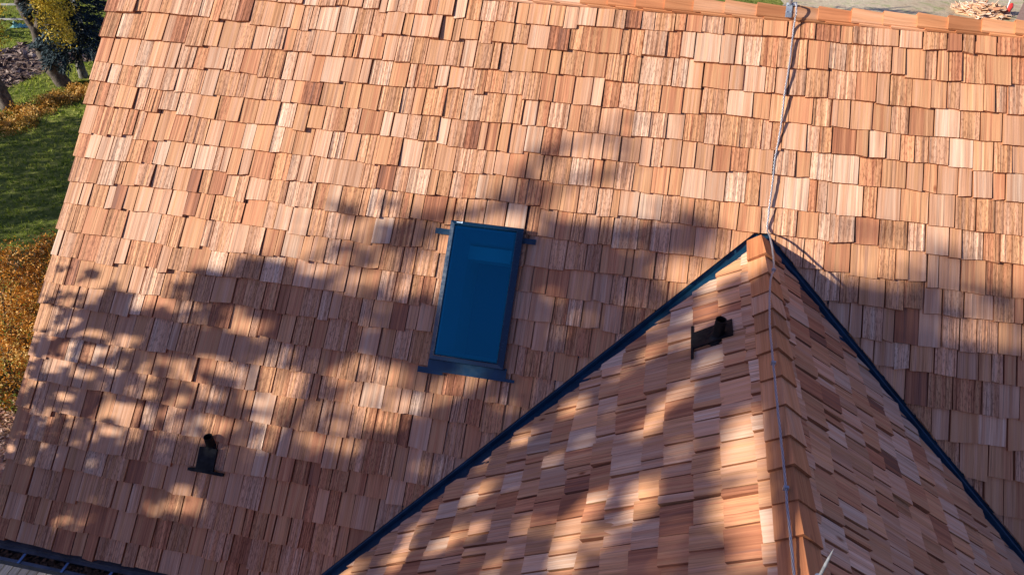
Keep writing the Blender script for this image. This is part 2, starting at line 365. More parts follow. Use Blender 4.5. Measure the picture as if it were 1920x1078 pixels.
# ------------------------------------------------------------------ shingles
def clip(poly, fn):
    out = []; n = len(poly)
    for i in range(n):
        a, b = poly[i], poly[(i + 1) % n]; fa, fb = fn(a[0], a[1]), fn(b[0], b[1])
        if fa >= 0: out.append(a)
        if (fa >= 0) != (fb >= 0):
            k = fa / (fa - fb); out.append(tuple(a[j] + (b[j] - a[j]) * k for j in range(3)))
    return out
def shingle(mb, P, a0, a1, bt, L, T, rng, clips=(), flip=False, rough=None, lift=0., fullw=1.):
    """one wedge-shaped shingle: thin head under the courses above, thick butt at bt, split grain as real relief"""
    n = max(3, int((a1 - a0) / .0095)); u0 = rng.random() * 40; v0 = rng.random() * 40
    soft = rough == 'soft'
    if soft: rough = rng.choice([.08, .12, .2, .3, .4, .5]); lift += rng.uniform(-.004, .010)
    st = rough if rough is not None else rng.choice([.1, .18, .28, .35, .45, .6, .75, .9, 1.])
    hue = .40 + (rng.betavariate(1.7, 2.0) - .45) * .62; bri = min(1, max(0, rng.gauss(.5, .085)))
    if rng.random() < .03: hue, bri = rng.uniform(.65, .9), rng.uniform(.28, .42)
    if rng.random() < .03: hue, bri = 0.12, rng.uniform(.55, .66)
    if soft: hue = min(1, max(0, hue + rng.gauss(0, .12))); bri = min(1, max(0, bri + rng.gauss(0, .10)))
    if not soft and bt > 2.1: q_ = min(1, (bt - 2.1) / .5); hue = min(.95, hue + .22 * q_ * rng.random()); bri = max(.1, bri - .20 * q_ * rng.random())     # the lowest courses are a redder, darker lot of wood
    tone = (hue, bri, st, 1); skew = rng.gauss(0, .0035); cup = rng.gauss(0, .0012); tilt = rng.gauss(0, .0012)
    amp = .0003 + st * .0013; taper = rng.gauss(0, .003); lift += max(0, rng.gauss(0, .0012))
    if rng.random() < .012: lift += rng.uniform(.006, .014)
    xs = [a0 + (a1 - a0) * i / n for i in range(n + 1)]; hr = []
    g = 0
    for i in range(n + 1):
        g = .45 * g + rng.gauss(0, amp); q = i / n * 2 - 1
        hr.append(g + cup * (q * q - .5) + tilt * q)
    rows = []
    for fr in (0., .5, .8, 1.):
        b = bt - L * (1 - fr); row = []
        for i, x in enumerate(xs):
            q = i / n - .5
            row.append((x + taper * (1 - fr) * (1 if q > 0 else -1) * abs(q) * 2, b + (skew * q * 2 if fr == 1. else 0) + (rng.gauss(0, .0006) if fr == 1. else 0), T * fr + lift * fr + hr[i] * (.5 + .5 * fr)))
        rows.append(row)
    def put(poly, tn=tone):
        for c in clips:
            poly = clip(poly, c)
            if len(poly) < 3: return
        uv = [(p[0] + u0, p[1] + v0) for p in poly]; pts = [P(*p) for p in poly]
        if flip: pts.reverse(); uv.reverse()
        mb.poly(pts, tn, uv)
    for r in range(3):
        for i in range(n): put([rows[r][i], rows[r][i + 1], rows[r + 1][i + 1], rows[r + 1][i]][::-1])
    last = rows[3]; hb = T * .30
    bt_tone = (min(1, hue * .5 + .5), bri * .4, .3, 1)  # dark end grain, with the shade of butts and gaps painted in
    lo = [(p[0], p[1], hb) for p in last]
    # the butt is cut square: a face of its own; the sides close the wedge
    pts = [P(*p) for p in last]; ptl = [P(*p) for p in lo]
    ok = all(all(c(p[0], p[1]) >= 0 for p in (last[0], last[-1])) for c in clips)
    if ok:
        for i in range(n):
            q = [pts[i], pts[i + 1], ptl[i + 1], ptl[i]]; mb.poly(q if not flip else q[::-1], bt_tone, [(last[i][0] + u0, v0), (last[i + 1][0] + u0, v0), (last[i + 1][0] + u0, v0 + .01), (last[i][0] + u0, v0 + .01)])
    for sgn, k in ((0, 0), (1, n)):
        for r in (0, 1, 2):
            a, b = rows[r][k], rows[r + 1][k]
            if all(c(a[0], a[1]) >= 0 and c(b[0], b[1]) >= 0 for c in clips):
                q = [P(*a), P(*b), P(b[0], b[1], -.002), P(a[0], a[1], -.002)]; uv = [(a[2] + u0, a[1] + v0), (b[2] + u0, b[1] + v0), (u0, b[1] + v0), (u0, a[1] + v0)]
                if bool(sgn) != flip: q.reverse(); uv.reverse()
                mb.poly(q, bt_tone, uv)
def course(mb, P, a_start, a_end, bt, L, T, rng, clipf=None, flip=False, wr=(.075, .17), skip=None, sagf=None, jit=.0055, gap=.0078, step=.3, rough=None):
    a = a_start; off = 0
    while a < a_end:
        wd = rng.uniform(*wr) if rng.random() < .85 else rng.uniform(.05, .085)
        a1 = min(a + wd, a_end)
        if a_end - a1 < .045: a1 = a_end
        if rng.random() < step: off = rng.gauss(0, jit * 1.8)
        o = off + rng.gauss(0, jit * .45) + (sagf((a + a1) / 2) if sagf else 0)
        segs = [(a, a1, bt + o, ())]
        if skip: segs = skip(a, a1, bt + o, L)
        g = gap * rng.uniform(.4, 1.5)
        for (s0, s1, bb, ex) in segs:
            if s1 - s0 > .02: shingle(mb, P, s0, s1 - g, bb, L, T * rng.uniform(.85, 1.18), rng, (tuple(clipf((s0 + s1) / 2, bb)) if clipf else ()) + ex, flip, rough)
        a = a1

rng = random.Random(5)
house = empty('cedar_house', (0, 0, GZ), 'house roofed in fresh salmon cedar shingles, with a front gable, skylight and blue valleys', 'house')
def hpart(o): o.matrix_parent_inverse = house.matrix_world.inverted(); return o
def build_h(mb, name, m, parent=None, smooth=False):
    o = mb.build(name, m, parent or house, smooth)
    if parent is None: o.matrix_parent_inverse = house.matrix_world.inverted()
    return o

# main slope -------------------------------------------------------
mb = MB(); EX = .19; V0 = -1.148
def sag(i):
    p1, p2 = rng.uniform(0, 6), rng.uniform(0, 6)
    return lambda a: .006 * math.sin(a * 1.1 + p1) + .004 * math.sin(a * 2.7 + p2) + .004 * max(0, -2.2 - a) * math.sin(p1)
def m_skip(a, a1, bt, L):
    lo, hi = SKY[0] + .005, SKY[1] - .005; out = []
    if bt < SKY[2] + .02 or bt - L > SKY[3] - .02 or a1 <= lo or a >= hi: return [(a, a1, bt, ())]
    if a < lo: out.append((a, lo, bt, ()))
    if a1 > hi: out.append((hi, a1, bt, ()))
    c0, c1 = max(a, lo), min(a1, hi)
    if bt - EX < SKY[2] + .01: out.append((c0, c1, SKY[2] + .012, ()))           # trimmed against the head of the frame
    elif bt > SKY[3] + .015: out.append((c0, c1, bt, (lambda x, v: v - SKY[3] + .02,)))
    return out
def m_clip(a, bt):
    out = []
    if bt < -1.1: out.append(lambda x, v: v + 1.508)
    if bt > 0 and abs(a) < 3.4: out.append(lambda x, v: abs(x) * KV - (.052 if x < 0 else .07) - v)
    return tuple(out)
RAKE = -5.014
i = -1
while True:
    bt = V0 + i * EX
    if bt > 2.88: break
    jr = rng.uniform(-.014, .014)
    course(mb, PM, RAKE + jr, 3.6 if bt < 1.2 else 3.2, bt if bt < 2.75 else 2.815, .42, .040, rng, m_clip, False, skip=m_skip, sagf=sag(i))
    i += 1
# starter course so that the eave shows a double edge
course(mb, PM, RAKE, 3.2, 2.79, .25, .008, rng, None, False)
main_roof = build_h(mb, 'main_roof', M_cedar); main_roof['label'] = 'large steep slope of fresh cedar shingles'
# deck below the shingles, with the opening for the skylight
mb = MB(); x0, x1, y0, y1 = SKY
for (a0, a1, b0, b1) in ((RAKE + .03, x0 + .03, -1.51, 2.78), (x1 - .03, 3.6, -1.51, 2.78), (x0 + .03, x1 - .03, -1.51, y0 + .03), (x0 + .03, x1 - .03, y1 - .03, 2.80)):
    mb.box(PM, a0, a1, b0, b1, -.04, -.004)
build_h(mb, 'roof_deck', M_deck_under)
# back slope, out of sight from here but closing the house
mb = MB()
RY, RZ = 1.517 * C45, 1.517 * C45
def PB(x, v, h): return Vector((x, RY + v * C45 + h * C45, RZ - v * C45 + h * C45 - .0))
for k in range(22): course(mb, PB, RAKE, 3.6, .15 + k * EX, .42, .024, rng, lambda a, b: (lambda x, v: v - .01,), True, rough=.3, wr=(.2, .4))
build_h(mb, 'rear_slope', M_cedar)
mb = MB(); mb.box(PB, RAKE + .03, 3.6, 0, 4.3, -.04, -.004); build_h(mb, 'rear_deck', M_deck_under)
# main ridge caps: butts face left
mb = MB(); x = -5.0; k = 0
while x < 3.6:
    ln = .20 + rng.uniform(-.012, .012)
    hue, bri = rng.uniform(.1, .9), rng.gauss(.55, .14); u0 = rng.random() * 30; hl = rng.uniform(0, .004)
    for side in (0, 1):
        P = PM if side == 0 else PB
        for (dy, dh, w_) in ((.0, .0, .092), (.012, -.011, .092)):
            a0, a1 = x + (.0 if dy == 0 else .055), x + ln * 1.7
            if side == 0: vb, vt = -1.490 + dy, -1.53
            else: vb, vt = .03 + dy, -.03
            tone = (min(1, hue + rng.uniform(-.1, .1)), min(1, max(0, bri)), .12, 1)
            hA, hB, th = .062 + dh + hl, .042 + dh, .012
            c = []
            for (a, v) in ((a0, vt), (a1, vt), (a1, vb), (a0, vb)):
                hh = hA if a == a0 else hB; v = v if v == vb else ((-1.517 if side == 0 else 0) - hh); c.append((P(a, v, hh), P(a, v + .5 * th, hh - th)))
            top = [q[0] for q in c]; bot = [q[1] for q in c]; uv = [(u0 + q[1] * 1., q[0] + u0) for q in ((a0, vt), (a1, vt), (a1, vb), (a0, vb))]
            et = (.85, .75, .1, 1)
            F = [(top[::-1], tone, uv[::-1]), (bot, tone, uv)] + [([top[m], top[(m + 1) % 4], bot[(m + 1) % 4], bot[m]], et if m in (3,) else tone, [uv[m], uv[(m + 1) % 4], uv[(m + 1) % 4], uv[m]]) for m in range(4)]
            for pts, tn, q in F: mb.poly(pts, tn, q)
    x += ln; k += 1
rc = mb.build('ridge_cap', M_cap, main_roof); rc['label'] = 'row of orange cedar caps along the top ridge'

# gable ------------------------------------------------------------
EG = .158; TEND = 4.4
sides = {}
for side, P, fl, rr in (('L', PGL, False, None), ('R', PGR, True, None)):
    mb = MB(); nC = 21
    for i in range(nC):
        bt = .135 + i * EG
        jj = rng.uniform(0, .035)
        m2 = .125 if side == 'L' else .10
        def gclip(a, b, jj=jj, m2=m2): return ((lambda t, w_: t - w_ * KG - m2 + jj * .6),)
        p1 = rng.uniform(0, 6); st0 = max(0, (bt - EG) * KG - .12)
        def rclip(a, b, m2=m2):
            jj = rng.uniform(0, .05); t0 = b * KG + m2 - .03
            return ((lambda t, w_: t - w_ * KG - m2 + jj * .5), (lambda t, w_: w_ - .004))
        course(mb, P, st0 + rng.uniform(-.03, .0), TEND, bt, .36, .032, rng, rclip, fl, sagf=lambda a: .005 * math.sin(a * 2 + p1), jit=.006, wr=(.085, .18), gap=.012, rough='soft')
    sides[side] = build_h(mb, 'gable_slope', M_cedar)
sides['L']['label'] = 'sun dappled left slope of the front gable'; sides['R']['label'] = 'fully shaded right slope of the front gable'
for P in (PGL, PGR):
    mb = MB(); c = [(0, 0), (TEND, 0), (TEND, 3.4), (3.4 * KG, 3.4)]
    top = [P(a, b, -.004) for a, b in c]; mb.poly(top); mb.poly([P(a, b, -.03) for a, b in c]); build_h(mb, 'gable_deck', M_deck_under)
# gable ridge caps: butts face the front
mb = MB(); butts = [.30, .50, .67, .843, .996, 1.172, 1.37, 1.57, 1.765, 1.936, 2.114, 2.29, 2.47, 2.65, 2.83, 3.0, 3.2, 3.4, 3.6, 3.8, 4.0, 4.2, 4.4]
for bt in butts:
    hue, bri, u0 = rng.uniform(.1, 1.), rng.gauss(.45, .2), rng.random() * 30; hl = rng.uniform(-.003, .004); sk = rng.uniform(-.006, .006)
    for P in (PGL, PGR):
        w_ = .074 + rng.uniform(-.004, .006); t0 = max(.042, bt - .31); th = .018
        tone = (min(1, hue + rng.uniform(-.08, .08)), min(1, max(0, bri)), .15, 1); et = (.95, .08, .1, 1)  # cap butts toned dark to paint in the shadow line below each
        hA, hB = .060 + hl + (.004 if bt == butts[0] else 0), .036 - (.004 if bt == butts[0] else 0)
        co = [(t0, -hB * TG, hB), (bt + sk, -hA * TG, hA), (bt, w_, hA - .004), (t0, w_, hB)]
        top = [P(*q) for q in co]; bot = [P(q[0], q[1] + (.0 if q[1] > 0 else .0), q[2] - th) for q in co]; uv = [(u0 + q[1], q[0] + u0) for q in co]
        fl = P is PGR
        for pts, tn, q in [(top, tone, uv), (bot[::-1], tone, uv[::-1])] + [([top[m], bot[m], bot[(m + 1) % 4], top[(m + 1) % 4]], et if m == 1 else tone, [uv[m], uv[m], uv[(m + 1) % 4], uv[(m + 1) % 4]]) for m in range(4)]:
            mb.poly(pts[::-1] if fl else pts, tn, q[::-1] if fl else q)
gc = mb.build('ridge_cap', M_cap, sides['L']); gc['label'] = 'folded cedar caps stepping down the gable ridge'
# valley flashings --------------------------------------------------
for sgn, PG, nm in ((-1, PGL, 'left'), (1, PGR, 'right')):
    mb = MB(); n = 30
    for k in range(n):
        def row(s):
            xx = s * 3.5; v = xx * KV; ww = xx / CG; t = ww * KG
            a = PM(sgn * (xx + .10), v - .06, .004); a2 = PM(sgn * (xx + .004), v + .0, .006); b = PG(t + .20, max(.004, ww - .10), .006)
            rh = .004 + .014 * min(1, max(0, (xx - .10) / .1)); rib = PM(sgn * (xx + .028), v - .018, rh); rib2 = PM(sgn * (xx + .020), v - .013, rh)
            return [PM(sgn * (xx + .036), v - .023, .004), rib, rib2, a2, PG(t + .02, ww, .008), b], a
        r0, e0 = row(k / n); r1, e1 = row((k + 1) / n)
        L0, L1 = [e0] + r0, [e1] + r1
        for j in range(len(L0) - 1):
            q = [L0[j], L0[j + 1], L1[j + 1], L1[j]]; mb.poly(q if sgn < 0 else q[::-1])
    o = build_h(mb, 'valley_flashing', M_flash); o['label'] = 'blue metal valley strip on the %s side of the gable' % nm
# walls
mb = MB()
mb.box(ident, -4.80, -4.68, -1.75, 3.9, GZ, -2.0); mb.poly([(-4.80, -1.75, -2.0), (-4.80, 3.9, -2.0), (-4.80, RY, RZ - .12)][::-1])
mb.box(ident, -4.68, 3.5, -1.75, -1.63, GZ, -2.06); mb.box(ident, -4.68, 3.5, 3.78, 3.9, GZ, -2.0)
build_h(mb, 'wall', M_wall)
mb = MB(); mb.box(PM, RAKE + .02, RAKE + .05, -1.55, 2.80, -.20, -.045); build_h(mb, 'rake_board', M_gutter)
mb = MB(); mb.box(ident, -5.0, 3.2, -2.0, -1.972, -2.20, -2.03); build_h(mb, 'fascia', M_gutter)
mb = MB(); mb.box(ident, -5.0, 3.2, -2.012, -1.93, -2.028, -1.995); build_h(mb, 'drip_edge', M_gutter)

# skylight ----------------------------------------------------------
def ring(mb, P, o, i_, ho, hi):
    oc = [(o[0], o[2]), (o[1], o[2]), (o[1], o[3]), (o[0], o[3])]; ic = [(i_[0], i_[2]), (i_[1], i_[2]), (i_[1], i_[3]), (i_[0], i_[3])]
    for k in range(4):
        k2 = (k + 1) % 4; mb.poly([P(*oc[k2], ho), P(*oc[k], ho), P(*ic[k], hi), P(*ic[k2], hi)])
mb = MB(); o1 = SKY; g1 = (SKY[0] + .036, SKY[1] - .050, SKY[2] + .032, SKY[3] - .036)
def grow(r, d): return (r[0] - d, r[1] + d, r[2] - d, r[3] + d)
ring(mb, PM, grow(o1, .0), grow(o1, .0), 0, .090); ring(mb, PM, o1, grow(o1, -.004), .090, .100)
ring(mb, PM, grow(o1, -.004), grow(g1, .007), .100, .106); ring(mb, PM, grow(g1, .007), grow(g1, .003), .106, .109); ring(mb, PM, grow(g1, .003), g1, .109, .102); ring(mb, PM, g1, grow(g1, -.006), .102, .088)
sk = build_h(mb, 'skylight', M_frame); sk['label'] = 'dark blue framed skylight set in the main slope'
mb = MB(); q = grow(g1, -.001); mb.poly([PM(q[0], q[2], .098), PM(q[1], q[2], .098), PM(q[1], q[3], .098), PM(q[0], q[3], .098)][::-1]); mb.build('pane', M_glass, sk)
mb = MB(); q = grow(g1, -.012); q2 = (q[0] + .055, q[1] + .0, q[2] + .055, q[3] - .02)
oc = [(q[0], q[2]), (q[1], q[2]), (q[1], q[3]), (q[0], q[3])]; ic = [(q2[0], q2[2]), (q2[1], q2[2]), (q2[1], q2[3]), (q2[0], q2[3])]
mb.box(PM, q[0] - .016, q[0], q[2], q[3], -.30, .088)
for k in range(4):
    k2 = (k + 1) % 4; mb.poly([PM(*oc[k], .085), PM(*oc[k2], .085), PM(*ic[k2], -.16), PM(*ic[k], -.16)])
    mb.poly([PM(*ic[k], -.16), PM(*ic[k2], -.16), PM(*ic[k2], -.55), PM(*ic[k], -.55)])
mb.build('shaft', M_shaft, sk)
mb = MB(); mb.box(PM, q2[0], q2[1] - .0, q2[2], q2[3], -.56, -.55); mb.build('shaft_floor', M_shaftfloor, sk)
mb = MB(); mb.box(PM, q2[0] + .0, q2[1] - .005, q2[2] + .02, q2[2] + .115, -.30, -.15); mb.build('light_patch', M_shaftlit, sk)  # pale block standing in for light on the shaft's upper wall
mb = MB(); mb.box(PM, q[0], q[1], q[2] - .015, q[2], -.55, .085); mb.build('shaft_head', M_shaft, sk)
# its flashings
for nm_, bxs in (('sill_flashing', ((SKY[0] - .01, SKY[1] + .015, SKY[3] - .01, SKY[3] + .055, .046, .053), (SKY[0] - .075, SKY[0] + .1, SKY[3] + .055, SKY[3] + .095, .045, .051), (SKY[0] + .0995, SKY[1] + .075, SKY[3] + .0545, SKY[3] + .075, .0455, .052))),
                 ('side_flashing', ((SKY[0] - .108, SKY[0], .213, .252, .044, .050),)), ('side_flashing', ((SKY[1], SKY[1] + .082, .212, .248, .044, .050),))):
    mb = MB()
    for b_ in bxs: mb.box(PM, *b_)
    mb.build(nm_, M_flash, sk)
# the maker's mark on the top left of the frame: a tiny pale stamped plate, too small in the photo to read
mb = MB(); mb.box(PM, SKY[0] + .045, SKY[0] + .078, SKY[2] + .010, SKY[2] + .016, .1035, .1065); mb.box(PM, SKY[0] + .078, SKY[0] + .086, SKY[2] + .006, SKY[2] + .018, .1035, .1065)
mb.build('mark', M_white, sk)

# vent pipes --------------------------------------------------------
def pipe(base, top, r, P, fl_boxes, nm, lab, boot=1.5, boot_h=.05):
    b, t = Vector(base), Vector(top); d = (t - b).normalized()
    mb = MB(); mb.tube([b, t], [r * 1.02, r], 24, cap=False); mb.tube([t, t - d * .12], [r * .84, r * .84], 24, cap=False)
    n = 24; x = d.cross(Vector((.1, 1, .2))).normalized(); y = x.cross(d)
    for k in range(n):
        a, a2 = 2 * math.pi * k / n, 2 * math.pi * (k + 1) / n; f = lambda an, rr: t + (x * math.cos(an) + y * math.sin(an)) * rr
        mb.poly([f(a, r), f(a2, r), f(a2, r * .84), f(a, r * .84)])
    o = build_h(mb, 'vent_pipe', M_black, None, False); o['label'] = lab
    m2 = MB(); m2.tube([b - d * .02, b + d * boot_h * .5, b + d * boot_h, b + d * (boot_h + .004)], [r * boot * 1.15, r * boot, r * 1.15, r * 1.02], 20, cap=False); m2.build('boot', M_black, o, True)
    m3 = MB()
    for bx in fl_boxes: m3.box(P, *bx)
    m3.build('flange', M_black, o)
pipe(PM(-3.475, 1.945, .0), PM(-3.475, 1.945, .0) + Vector((0, 0, .135)), .030, PM, [(-3.545, -3.415, 1.93, 2.088, .036, .0535), (-3.60, -3.335, 2.080, 2.100, .036, .055)], 'pipe', 'short black vent pipe low on the main slope', 1.35, .05)
pipe(Vector((-.262, -.88, -.262 * .741 - .02)), Vector((-.262, -.88, -.028)), .031, PGL, [(.785, .925, .205, .462, .036, .044), (.72, 1.01, .447, .462, .037, .045)], 'pipe', 'tall black vent pipe on the gable slope', 1.75, .07)

# gutter ------------------------------------------------------------
mb = MB(); Y0, Y1, ZT, ZB = -2.005, -2.092, -2.035, -2.12
GX0, GX1 = -5.06, 3.2
mb.box(ident, GX0, GX1, Y0 - .004, Y0, ZB, ZT + .02); mb.box(ident, GX0, GX1, Y1, Y0 - .004, ZB - .004, ZB); mb.box(ident, GX0, GX1, Y1 - .004, Y1, ZB, ZT - .005)
mb.box(ident, GX0, GX1, Y1 - .016, Y1 + .006, ZT - .005, ZT + .004); mb.box(ident, GX0 - .004, GX0, Y1, Y0, ZB, ZT)
mb.box(ident, GX0, GX1, Y0 - .03, Y0 - .004, ZT + .012, ZT + .018)
gut = build_h(mb, 'gutter', M_gutter)
x = -4.72
while x < 3.0:
    mb = MB(); mb.box(ident, x, x + .018, Y1 - .018, Y0, ZT + .006, ZT + .012); mb.build('bracket', M_bracket, gut); x += .34
mb = MB()
for k in range(1800):
    x = rng.uniform(GX0 + .02, -2.0); y = rng.uniform(Y1 + .012, Y0 - .012); z = ZB + rng.uniform(.012, .05); s = rng.uniform(.008, .02); a = rng.random() * 6.28; tl = rng.uniform(-.4, .4)
    c, d = math.cos(a) * s, math.sin(a) * s; mb.poly([(x - c, y - d, z - tl * s), (x + d * .6, y - c * .6, z), (x + c, y + d, z + tl * s), (x - d * .6, y + c * .6, z + .003)], (rng.random() * .5, .5, .5, 1))
o = mb.build('leaf_debris', M_litter, gut); o['kind'] = 'stuff'

# cable and lightning rods ------------------------------------------
rod = empty('lightning_cable', PM(.06, -1.5, .05), 'long grey stranded lightning cable hanging loosely from the top ridge and down the gable ridge', 'cable')
pts = [PM(.040, -1.570, .095), PM(.050, -1.550, .118), PM(.056, -1.500, .105), PM(.061, -1.442, .055)] + [PM(a, b, h) for a, b, h in ((.062, -1.326, .045), (.058, -1.136, .055), (.049, -.949, .055), (.049, -.73, .05), (.038, -.517, .034), (.036, -.366, .05), (.032, -.17, .055), (.035, -.04, .05))]
pts += [Vector(p) for p in ((.040, -.12, .078), (.045, -.30, .072), (.035, -.46, .074), (.0, -.62, .088), (-.022, -.88, .078), (-.030, -1.05, .072), (-.036, -1.37, .068), (-.040, -1.73, .064), (-.042, -1.95, .062), (-.048, -2.21, .060), (-.050, -2.43, .058), (-.050, -2.6, .058), (-.04, -3.2, .064), (-.04, -4.2, .064))]
sp = spline(pts, 9)
sp = [p + Vector((rng.gauss(0, .0006), 0, rng.gauss(0, .0006))) for p in sp]
mb = MB(); mb.tube(sp, .0058, 10)
def in_t(o, root): o.parent = root; o.matrix_parent_inverse = root.matrix_world.inverted(); return o
in_t(mb.build('strand', M_cable, None, True), rod)
for bt in (.47, 1.30, 2.08):
    mb = MB(); k = min(range(len(sp)), key=lambda i: abs(sp[i].y + bt) + (9 if sp[i].z > .3 else 0)); p = sp[k]
    mb.box(ident, p.x - .011, p.x + .011, p.y - .006, p.y + .006, p.z - .012, p.z + .011); in_t(mb.build('clip', M_steel), rod)
def rod_thing(label, base, h, r, plate):
    e = empty('lightning_rod', base, label, 'lightning rod'); b = Vector(base)
    m1 = MB(); m1.tube([b, b + Vector((0, 0, h * .5)), b + Vector((0, 0, h * .72)), b + Vector((0, 0, h))], [r, r, r * .8, .0008], 14); in_t(m1.build('spike', M_steel, None, True), e)
    m2 = MB(); plate(m2); in_t(m2.build('base_bracket', M_steel), e); return e
def pl1(m2):
    m2.box(PM, -.004, .036, -1.585, -1.482, .064, .070); m2.tube([PM(.016, -1.575, .065), PM(.018, -1.598, .13)], [.014, .012], 12)
    for a, b in ((.002, -1.565), (.030, -1.565), (.002, -1.52), (.030, -1.52)): m2.tube([PM(a, b, .069), PM(a, b, .076)], .004, 6)
    m2.box(PM, .036, .062, -1.590, -1.565, .060, .075)
rod_thing('upright steel lightning rod bolted over the top ridge beside the cable', PM(.018, -1.598, .12), .42, .009, pl1)
def pl2(m2):
    m2.box(ident, .012, .05, -2.50, -2.46, .040, .047); m2.tube([(.03, -2.48, .05), (.03, -2.48, .09)], .016, 12)
rod_thing('pointed steel lightning rod rising from the lower end of the gable ridge', Vector((.03, -2.482, .06)), .218, .0062, pl2)
# ------------------------------------------------------------------ ground
def struct(o): o['kind'] = 'structure'; return o
mb = MB(); s = 160
n = 40
for i in range(n):
    for j in range(n):
        a, b = -s + 2 * s * i / n, -s + 2 * s * j / n; d = 2 * s / n
        mb.poly([(a, b, GZ), (a + d, b, GZ), (a + d, b + d, GZ), (a, b + d, GZ)])
struct(mb.build('ground', M_lawn))
def sheet(name, outline, z, m, jag=.0):
    pts = []
    k = len(outline)
    for i in range(k):
        a, b = Vector((*outline[i], 0)), Vector((*outline[(i + 1) % k], 0)); L = (b - a).length; c = max(1, int(L / .25)) if jag else 1
        for q in range(c):
            p = a.lerp(b, q / c); pts.append((p.x + rng.gauss(0, jag), p.y + rng.gauss(0, jag), z))
    me = bpy.data.meshes.new(name); me.from_pydata(pts, [], [tuple(range(len(pts)))]); return struct(link(name, me, m))
MULCH = [(-22, 11.5), (-19.5, 13.4), (-19.4, 13.9), (-18.7, 14.2), (-17.9, 14.0), (-17.1, 13.7), (-15.6, 13.9), (-14.6, 13.5), (-15.2, 13.1), (-16.46, 13.2), (-16.9, 13.0), (-17.04, 12.66), (-17.23, 12.1), (-17.37, 11.1), (-17.6, 10.4), (-19, 9.8), (-22, 9)]
sheet('mulch_bed', MULCH, GZ + .004, M_mulch, .05)
sheet('dry_ground', [(3.4, 18), (3.4, 23.4), (3.7, 25), (4.2, 27.5), (12, 31), (24, 30), (24, 16)], GZ + .004, M_dry, .06)
# churned clods on the mulch
def inside(x, y, poly):
    c = False; n = len(poly)
    for i in range(n):
        (x1, y1), (x2, y2) = poly[i], poly[(i + 1) % n]
        if (y1 > y) != (y2 > y) and x < (x2 - x1) * (y - y1) / (y2 - y1) + x1: c = not c
    return c
M_clod = tinted('soil_clods', [(0, (.05, .03, .024)), (.5, (.20, .135, .11)), (1, (.48, .38, .32))], .95)
mb = MB()
for k in range(4200):
    x, y = rng.uniform(-20.5, -14.6), rng.uniform(9.8, 14.3)
    if not inside(x, y, MULCH): continue
    r = rng.uniform(.02, .08) * rng.random() + .012; t = rng.random()
    P = [Vector((x + rng.gauss(0, r), y + rng.gauss(0, r), GZ + abs(rng.gauss(0, r * .8)))) for _ in range(5)]
    for a, b, c in ((0, 1, 2), (0, 2, 3), (0, 3, 4), (1, 2, 4), (2, 3, 4)): mb.poly([P[a], P[b], P[c]], (min(1, max(0, t + rng.gauss(0, .15))), .5, .5, 1))
o = mb.build('soil_clods', M_clod); tag(o, 'churned brown soil and bark clods in the bare bed', 'soil', kind='stuff')
# grass blades on the part of the lawn one can see
mb = MB()
LAWN = [(-24, 20), (-18, 19), (-14.2, 13.6), (-9.6, 4.2), (-7.8, .8), (-10.5, 1.5), (-13, 3.5), (-17.5, 9), (-22, 12)]
for k in range(42000):
    x, y = rng.uniform(-24, -7.5), rng.uniform(.6, 20)
    if not inside(x, y, LAWN) or inside(x, y, MULCH): continue
    h = rng.uniform(.03, .085); a = rng.random() * 6.28; wd = rng.uniform(.008, .018); lx, ly = rng.gauss(0, .03), rng.gauss(0, .03)
    patch = .5 + .5 * math.sin(x * 1.3 + 2 * math.sin(y * .9)) * math.sin(y * 1.7)
    t = min(1, max(0, rng.gauss(.35 + .3 * patch, .2)))
    for q in range(2):
        ox, oy = rng.gauss(0, .02), rng.gauss(0, .02)
        mb.poly([(x + ox - math.cos(a) * wd, y + oy - math.sin(a) * wd, GZ), (x + ox + math.cos(a) * wd, y + oy + math.sin(a) * wd, GZ), (x + ox + lx, y + oy + ly, GZ + h)], (t, .5, .5, 1)); a += 1.3
o = mb.build('grass', M_grass); tag(o, 'short green lawn grass left of the house', 'grass', kind='stuff')

# brick path
def brick_mat():
    m, t, b = mat('brick_path', rough=.9); tc = N(t, 'ShaderNodeTexCoord').outputs['Object']
    br = N(t, 'ShaderNodeTexBrick'); br.inputs['Scale'].default_value = 4.5; br.inputs['Color1'].default_value = (.42, .20, .14, 1); br.inputs['Color2'].default_value = (.34, .17, .125, 1)
    br.inputs['Mortar'].default_value = (.30, .24, .20, 1); br.inputs['Mortar Size'].default_value = .012; t.links.new(tc, br.inputs['Vector'])
    n = noise(t, tc, 18, 4); r = ramp(t, [(.35, (.75, .75, .75)), (.65, (1.15, 1.1, 1.05))]); t.links.new(n.outputs[0], r.inputs[0]); t.links.new(mix(t, 1., br.outputs[0], r.outputs[0], 'MULTIPLY'), b.inputs['Base Color']); return m
sheet('path', [(-10.4, -3.0), (-7.2, -3.0), (-7.2, .75), (-8.0, 1.10), (-9.3, 1.2), (-10.4, .6)], GZ + .006, brick_mat())
mb = MB()
for k in range(1500):
    x, y = rng.gauss(-8.9, .55), rng.gauss(.85, .35); s = rng.uniform(.012, .035); a = rng.random() * 6.3
    c, d = math.cos(a) * s, math.sin(a) * s; z = GZ + .012 + rng.random() * .02
    mb.poly([(x - c, y - d, z), (x + d * .6, y - c * .6, z + rng.random() * .02), (x + c, y + d, z), (x - d * .6, y + c * .6, z + rng.random() * .02)], (rng.random(), .5, .5, 1))
o = mb.build('fallen_leaves', M_litter); tag(o, 'pale fallen leaves scattered on the brick path', 'leaves', kind='stuff')

